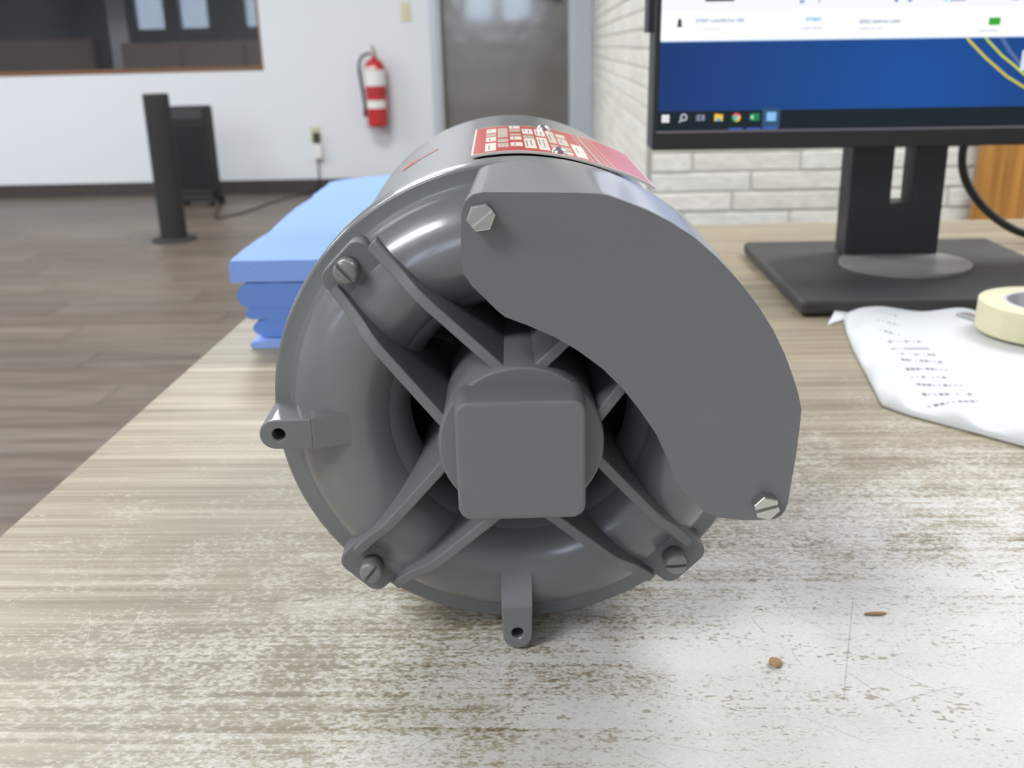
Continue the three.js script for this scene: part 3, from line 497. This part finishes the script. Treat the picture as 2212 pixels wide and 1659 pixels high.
    R(51.6, I - 2.8, 58.8, I + 2.6, '#f2c84b'); R(51.6, I + 1.4, 55, I + 3.2, '#e8b53a'); R(53.4, I - 2.8, 57, I - 0.4, '#5aa5e0');
    const cx = X(70), cy = Y(I), r = 3.7 * px; [['#e0463c', -Math.PI * 5 / 6, -Math.PI / 6], ['#f2c638', -Math.PI / 6, Math.PI / 2], ['#3fa552', Math.PI / 2, Math.PI * 7 / 6]].forEach(([f, p, q]) => { c.fillStyle = f; c.beginPath(); c.moveTo(cx, cy); c.arc(cx, cy, r, p, q); c.closePath(); c.fill(); }); c.fillStyle = '#fff'; c.beginPath(); c.arc(cx, cy, r * 0.5, 0, 7); c.fill(); c.fillStyle = '#3f7be0'; c.beginPath(); c.arc(cx, cy, r * 0.38, 0, 7); c.fill();
    R(83, I - 3, 89.4, I + 3.2, '#1f7f4c'); R(81.4, I - 2.2, 85.6, I + 2, '#2a9a5f'); T('X', 82.2, I - 1.4, 2.6, '#eafff2', true);
    R(95.4, I - 3.4, 103.4, I + 3.8, '#8cc0f4');
  });
  const sg = new THREE.PlaneGeometry(SW, SH); sg.translate(0.0045 + SW / 2, 0.0155 + SH / 2, -0.0002);
  part('screen', hd(sg), M({ color: 0x000000, emissive: 0xffffff, emissiveMap: tex, emissiveIntensity: 0.75, roughness: 0.5, specularIntensity: 0.4 }), mon, 'lit screen with white window, blue desktop and task bar');
  const rl = new THREE.RectAreaLight(lin(0.62, 0.72, 1), 0.5, SW, SH); const cpos = V3(0.0045 + SW / 2, 0.0155 + SH / 2, 0.004).applyMatrix4(mx); rl.position.copy(cpos); rl.lookAt(cpos.clone().add(V3(Math.sin(a), 0, Math.cos(a)))); rl.name = 'screen_light'; scene.add(rl);
}
single('monitor_cable', tube([[0.397, 0.90, -0.985], [0.4, 0.865, -1.0], [0.404, 0.84, -1.015], [0.412, 0.82, -1.025], [0.427, 0.798, -1.03], [0.45, 0.776, -1.03], [0.482, 0.759, -1.03], [0.53, 0.754, -1.03], [0.6, 0.754, -1.03]], 0.0042, 80, 12), matBlack, 'black cable curving down from behind the monitor', 'cable');
// oak board against the brick wall
{
  const t = dataTex(128, 512, (i, j) => { const s = (fbm(i / 4, j / 70, 700, 3) - 0.5) * 60 + (vn(i / 14, j / 120, 703) - 0.5) * 30; return [176 + s, 122 + s * 0.85, 56 + s * 0.6]; });
  const bd = thing('wooden_board', 'golden oak board leaning upright against the brick wall behind the monitor', 'board', [1.245, 0, -2.86]);
  const g = rbox(-0.073, 0.073, 0.001, 1.4, -0.012, 0.012, 0.003); g.rotateZ(-0.02); part('board', g, M({ map: t, roughness: 0.45 }), bd);
}

// ================================================================ white mailer, knife, tape
{
  const poly = [[0.2246, -0.762], [0.2115, -0.70], [0.2045, -0.66], [0.1965, -0.60], [0.1895, -0.548], [0.2, -0.531], [0.224, -0.505], [0.25, -0.476], [0.31, -0.43], [0.47, -0.40], [0.5, -0.74], [0.32, -0.744], [0.25, -0.758]];
  // puffed sheet: top surface over the outline, heights fall to the rim
  const P = poly.map(([x, z]) => new THREE.Vector2(x, z));
  const inside = (x, z) => { let c = false; for (let i = 0, j = P.length - 1; i < P.length; j = i++) if ((P[i].y > z) !== (P[j].y > z) && x < (P[j].x - P[i].x) * (z - P[i].y) / (P[j].y - P[i].y) + P[i].x) c = !c; return c; };
  const dist = (x, z) => { let d = 9; for (let i = 0, j = P.length - 1; i < P.length; j = i++) { const ax = P[j].x, az = P[j].y, bx = P[i].x - ax, bz = P[i].y - az, t = Math.max(0, Math.min(1, ((x - ax) * bx + (z - az) * bz) / (bx * bx + bz * bz))); d = Math.min(d, Math.hypot(x - ax - t * bx, z - az - t * bz)); } return d; };
  const rim = []; for (let i = 0; i < P.length; i++) { const a = P[i], b = P[(i + 1) % P.length], n = Math.max(2, Math.ceil(a.distanceTo(b) / 0.006)); for (let k = 0; k < n; k++) rim.push([mix(a.x, b.x, k / n), mix(a.y, b.y, k / n)]); }
  const C0 = [0.33, -0.6], rings = 46, n = rim.length, pos = [], uv = [], idx = [];
  const height = (x, z) => { const d = dist(x, z); return DY + 0.0035 + 0.0045 * Math.sqrt(Math.min(1, d / 0.02)) + (fbm(x * 26, z * 26, 800, 2) - 0.5) * 0.003 * sm(0, 0.02, d) + 0.002 * Math.sin((x * 0.9 + z) * 120 + 3 * vn(x * 20, z * 20, 801)) * sm(0.035, 0.004, d) * sm(0, 0.003, d); };
  for (let r = 0; r <= rings; r++) for (let k = 0; k < n; k++) { const t = 1 - r / rings, x = mix(C0[0], rim[k][0], t), z = mix(C0[1], rim[k][1], t); pos.push(x, height(x, z), z); uv.push((x - 0.18) / 0.33, (z + 0.78) / 0.39); }
  for (let r = 0; r < rings; r++) for (let k = 0; k < n; k++) { const a = r * n + k, b = r * n + (k + 1) % n; idx.push(a, a + n, b, b, a + n, b + n); }
  const s0 = pos.length / 3; for (let k = 0; k < n; k++) { pos.push(rim[k][0], DY + 0.0006, rim[k][1]); uv.push(0, 0); }
  for (let k = 0; k < n; k++) { const a = k, b = (k + 1) % n; idx.push(a, b, s0 + k, b, s0 + (k + 1) % n, s0 + k); }
  const g = new THREE.BufferGeometry(); g.setAttribute('position', new THREE.Float32BufferAttribute(pos, 3)); g.setAttribute('uv', new THREE.Float32BufferAttribute(uv, 2)); g.setIndex(idx); g.computeVertexNormals();
  const ny = g.attributes.normal.getY(n * 20); if (ny < 0) { const ix = g.index.array; for (let i = 0; i < ix.length; i += 3) { const t = ix[i]; ix[i] = ix[i + 1]; ix[i + 1] = t; } g.computeVertexNormals(); }
  const tex = canvasTex(1400, 1654, (c, w, h) => {
    c.fillStyle = '#cfcfce'; c.fillRect(0, 0, w, h);
    const X = (x) => (x - 0.18) / 0.33 * w, Z = (z) => (1 - (z + 0.78) / 0.39) * h; c.fillStyle = '#4c4f55';
    // rows of small printed marks, too small to read
    const rows = [[0.2423, -0.7374, 0.2519, -0.7192], [0.2351, -0.7136, 0.245, -0.6879], [0.2262, -0.6792, 0.2381, -0.6669], [0.2223, -0.6563, 0.2451, -0.6509]];
    for (let k = 0; k < 8; k++) { const t = k / 7; rows.push([mix(0.2215, 0.2085, t), mix(-0.638, -0.534, t), mix(0.2448, 0.2375, t), mix(-0.634, -0.533, t)]); }
    rows.forEach(([x0, z0, x1, z1], r) => { const m = r < 3 ? 5 : 9; for (let q = 0; q < m; q++) { if (r >= 3 && h2(q, r, 41) < 0.12) continue; const t = (q + 0.5) / m, big = h2(q, r, 40) > 0.45; c.globalAlpha = big ? 0.9 : 0.7; const W0 = (big ? 0.0022 : 0.0012) / 0.33 * w, H0 = (big ? 0.0032 : 0.0018) / 0.39 * h; c.fillRect(X(mix(x0, x1, t)), Z(mix(z0, z1, t)) - H0 / 2, W0, H0); } });
  });
  single('paper_mailer', g, M({ map: tex, roughness: 0.55, side: THREE.DoubleSide }), 'crumpled white mailer with rows of small print, under the tape roll', 'mailer');
  // torn paper corner beside it
  const tp = new THREE.BufferGeometry(); { const q = [[0.2035, 0.0012, -0.7225], [0.2215, 0.0015, -0.738], [0.2265, 0.006, -0.757], [0.2245, 0.0075, -0.764], [0.2155, 0.005, -0.748]].map(([x, y, z]) => [x, y + DY, z]); const ps = [], tri = [[0, 1, 4], [1, 2, 4], [2, 3, 4]]; for (const t of tri) for (const i of t) ps.push(...q[i]); for (const t of tri) for (const i of [t[0], t[2], t[1]]) ps.push(q[i][0], q[i][1] - 0.0009, q[i][2]); tp.setAttribute('position', new THREE.Float32BufferAttribute(ps, 3)); tp.computeVertexNormals(); }
  single('paper_scrap', tp, M({ color: lin(0.8, 0.8, 0.8), roughness: 0.7, side: THREE.DoubleSide }), 'small folded white paper scrap at the corner of the mailer', 'paper');
}
{
  const ky = DY + 0.0085, kn = thing('metal_blade', 'narrow grey steel blade lying on the mailer under the tape roll', 'blade', [0.3215, ky, -0.665]);
  const g = rbox(-0.058, 0.058, -0.0006, 0.0018, -0.005, 0.005, 0.0008); g.rotateY(-1.165); part('blade', g, M({ color: lin(0.4, 0.4, 0.39), roughness: 0.3, metalness: 0.9 }), kn);
  const h = rbox(0.036, 0.08, -0.0008, 0.004, -0.007, 0.007, 0.0015); h.rotateY(-1.165); part('grip', h, M({ color: lin(0.06, 0.03, 0.025), roughness: 0.6 }), kn);
  const tr = thing('tape_roll', 'roll of cream masking tape lying flat on the white mailer', 'tape', [0.335, ky + 0.0022, -0.665]);
  const R = 0.045, h0 = 0.02, pr = [[R - 0.0155, 0], [R - 0.0006, 0], [R, 0.0006], [R, h0 - 0.0006], [R - 0.0006, h0], [R - 0.0155, h0], [R - 0.0155, 0]].map(([r, y]) => new THREE.Vector2(r, y));
  const lg = toCreasedNormals(new THREE.LatheGeometry(pr, 96), 0.5); part('tape', lg, M({ color: lin(0.70, 0.65, 0.43), roughness: 0.6 }), tr, 'cream crepe paper tape');
  const cr = toCreasedNormals(new THREE.LatheGeometry([[R - 0.0175, 0], [R - 0.0155, 0], [R - 0.0155, h0], [R - 0.0175, h0], [R - 0.0175, 0]].map(([r, y]) => new THREE.Vector2(r, y)), 96), 0.5); part('core', cr, M({ color: lin(0.55, 0.55, 0.56), roughness: 0.8 }), tr, 'grey cardboard core');
  tr.rotation.set(0.01, 0, -0.015);
}
// crumbs on the desk
{
  const chip = (x, z, sx, sz, sy, rot, label) => { const g = new THREE.IcosahedronGeometry(1, 2); const p = g.attributes.position; for (let i = 0; i < p.count; i++) { const k = 0.72 + 0.55 * vn(p.getX(i) * 2.2 + x * 99, p.getY(i) * 2.2 + p.getZ(i) * 1.7, 901); p.setXYZ(i, p.getX(i) * k * sx, Math.max(-0.6, p.getY(i)) * k * sy, p.getZ(i) * k * sz); } g.rotateY(rot); g.computeVertexNormals(); g.computeBoundingBox(); g.translate(x, DY - g.boundingBox.min.y + 0.0002, z); return single('wood_crumb', g, M({ color: lin(0.36, 0.23, 0.11), roughness: 0.8 }), label, 'crumb'); };
  chip(0.1177, -0.3255, 0.0042, 0.0009, 0.0006, 0.05, 'thin flat brown splinter on the worn desk right of the motor');
  chip(0.0744, -0.2938, 0.0022, 0.0026, 0.0013, 0.5, 'small lumpy brown crumb on the worn desk in front of the motor');
}

// ================================================================ things by the back wall
{
  // black upright post on a round foot
  const p = thing('floor_post', 'thick black upright post on a flat round foot, standing on the floor', 'post', [-2.062, 0, -5.31]);
  const g = cyl(0.066, 0.07, 0.745, 48); g.translate(0, 0.387, 0); part('column', g, matBlackMatte, p);
  part('foot', new THREE.LatheGeometry([[0.001, 0], [0.115, 0], [0.118, 0.004], [0.115, 0.012], [0.08, 0.016], [0.001, 0.016]].map(([a, b]) => new THREE.Vector2(a, b)), 48), matBlackMatte, p);
  const c = cyl(0.064, 0.066, 0.008, 48); c.translate(0, 0.7635, 0); part('top_cap', c, matBlack, p);
  // heater
  const h = thing('tower_heater', 'black tower heater with slatted front and small feet, behind the post', 'heater', [-2.37, 0, -6.62]);
  part('body', rbox(-0.135, 0.135, 0.07, 0.64, -0.09, 0.08, 0.02), matBlackMatte, h);
  for (let k = 0; k < 9; k++) part('slat', rbox(-0.115 + k * 0.0275 - 0.008, -0.115 + k * 0.0275 + 0.008, 0.13, 0.53, 0.08, 0.094, 0.003), matBlack, h);
  part('control_panel', rbox(-0.12, 0.12, 0.555, 0.62, 0.078, 0.09, 0.004), M({ color: lin(0.04, 0.04, 0.04), roughness: 0.4 }), h);
  part('base', rbox(-0.125, 0.125, 0.03, 0.075, -0.08, 0.08, 0.01), matBlackMatte, h);
  for (const s of [-1, 1]) for (const t of [-1, 1]) part('foot', rbox(s * 0.12 - 0.018, s * 0.12 + 0.018, 0, 0.05, t * 0.1 - 0.03, t * 0.1 + 0.03, 0.006), matBlackMatte, h);
  single('heater_cord', tube([[-2.215, 0.006, -6.68], [-2.19, 0.006, -6.5], [-2.12, 0.006, -6.2], [-2.05, 0.006, -6.0], [-1.95, 0.006, -6.2], [-1.88, 0.006, -6.6], [-1.78, 0.006, -6.95], [-1.69, 0.02, -7.1], [-1.665, 0.1, -7.128], [-1.66, 0.26, -7.125]], 0.005, 120, 8), matBlackMatte, 'dark heater cord lying on the plank floor', 'cord');
  // outlet with plugs
  const o = thing('wall_outlet', 'cream wall outlet with a black plug above a white adapter', 'outlet', [-1.666, 0.4, ZB + 0.001]);
  part('plate', rbox(-0.037, 0.037, -0.055, 0.058, 0, 0.007, 0.002), M({ color: lin(0.62, 0.60, 0.42), roughness: 0.5 }), o);
  part('socket', rbox(-0.018, 0.018, 0.012, 0.044, 0.004, 0.009, 0.002), M({ color: lin(0.5, 0.5, 0.4), roughness: 0.5 }), o);
  part('plug', rbox(-0.012, 0.03, -0.05, 0.016, 0.006, 0.05, 0.008), M({ color: lin(0.03, 0.04, 0.025), roughness: 0.5 }), o, 'black plug');
  const ad = single('plug_adapter', rbox(-1.682, -1.622, 0.235, 0.335, ZB + 0.001, ZB + 0.045, 0.008), M({ color: lin(0.8, 0.76, 0.77), roughness: 0.5 }), 'white box adapter on the wall below the outlet', 'adapter');
  // switch plate
  const s = thing('light_switch', 'cream light switch plate on the white wall beside the door', 'light switch', [-0.98, 1.195, ZB + 0.001]);
  part('plate', rbox(-0.032, 0.032, -0.06, 0.06, 0, 0.007, 0.002), M({ color: lin(0.66, 0.62, 0.40), roughness: 0.5 }), s); part('toggle', rbox(-0.005, 0.005, -0.004, 0.014, 0.006, 0.02, 0.002), M({ color: lin(0.7, 0.66, 0.46), roughness: 0.4 }), s);
  // fire extinguisher
  const e = thing('fire_extinguisher', 'red fire extinguisher with white labels and black hose on the wall', 'extinguisher', [-1.203, 0.452, ZB + 0.085]);
  const R = 0.072, red = M({ color: lin(0.52, 0.018, 0.022), roughness: 0.28, clearcoat: 0.6, clearcoatRoughness: 0.1 }), white = M({ color: lin(0.8, 0.8, 0.78), roughness: 0.4 });
  part('cylinder', new THREE.LatheGeometry([[0.001, 0], [R - 0.012, 0], [R - 0.003, 0.006], [R, 0.016], [R, 0.375], [R - 0.004, 0.4], [R - 0.018, 0.428], [0.03, 0.445], [0.018, 0.45], [0.018, 0.465], [0.001, 0.465]].map(([a, b]) => new THREE.Vector2(a, b)), 48), red, e);
  const band = (y0, y1, a0, a1, mat, lab) => { const g = new THREE.CylinderGeometry(R + 0.0012, R + 0.0012, y1 - y0, 40, 1, true, a0, a1 - a0); g.translate(0, (y0 + y1) / 2, 0); return part('label', g, mat, e, lab); };
  const wl = M({ color: lin(0.8, 0.8, 0.78), roughness: 0.4, side: THREE.DoubleSide });
  band(0.272, 0.376, -1.5, 1.6, wl, 'white instruction label'); band(0.125, 0.178, -1.0, 1.15, wl, 'small white label');
  const up = new THREE.CylinderGeometry(0.052, R + 0.001, 0.045, 40, 1, true, -1.5, 1.9); up.translate(-0.001, 0.405, 0.001); part('label', up, wl, e, 'white collar label');
  part('valve', merge([(() => { const g = cyl(0.017, 0.02, 0.03, 20); g.translate(0, 0.475, 0); return g; })(), rbox(-0.014, 0.014, 0.485, 0.51, -0.02, 0.03, 0.004)]), M({ color: lin(0.55, 0.5, 0.42), roughness: 0.4, metalness: 0.7 }), e);
  part('handle', merge([(() => { const g = rbox(-0.009, 0.009, 0, 0.008, -0.01, 0.085, 0.003); g.rotateX(-0.2); g.translate(0, 0.512, 0); return g; })(), (() => { const g = rbox(-0.009, 0.009, 0, 0.008, 0, 0.07, 0.003); g.rotateX(0.25); g.translate(0, 0.49, 0); return g; })()]), M({ color: lin(0.6, 0.5, 0.48), roughness: 0.4, metalness: 0.4 }), e);
  part('hose', tube([[0, 0.482, 0.02], [-0.05, 0.478, 0.02], [-0.09, 0.45, 0.012], [-0.106, 0.39, 0.005], [-0.1, 0.3, 0], [-0.09, 0.2, 0], [-0.084, 0.14, 0]], 0.009, 60, 10), M({ color: lin(0.03, 0.035, 0.03), roughness: 0.5 }), e, 'black rubber hose');
  const nz = cyl(0.009, 0.014, 0.075, 16); nz.translate(-0.085, 0.105, 0); part('nozzle', nz, matBlack, e);
  part('wall_bracket', merge([rbox(-0.03, 0.03, 0.05, 0.42, -0.084, -0.07, 0.003), (() => { const g = new THREE.TorusGeometry(R + 0.003, 0.004, 8, 40); g.rotateX(Math.PI / 2); g.translate(0, 0.235, 0); return g; })()]), M({ color: lin(0.35, 0.02, 0.02), roughness: 0.4 }), e);
}

renderer.render(scene, camera);
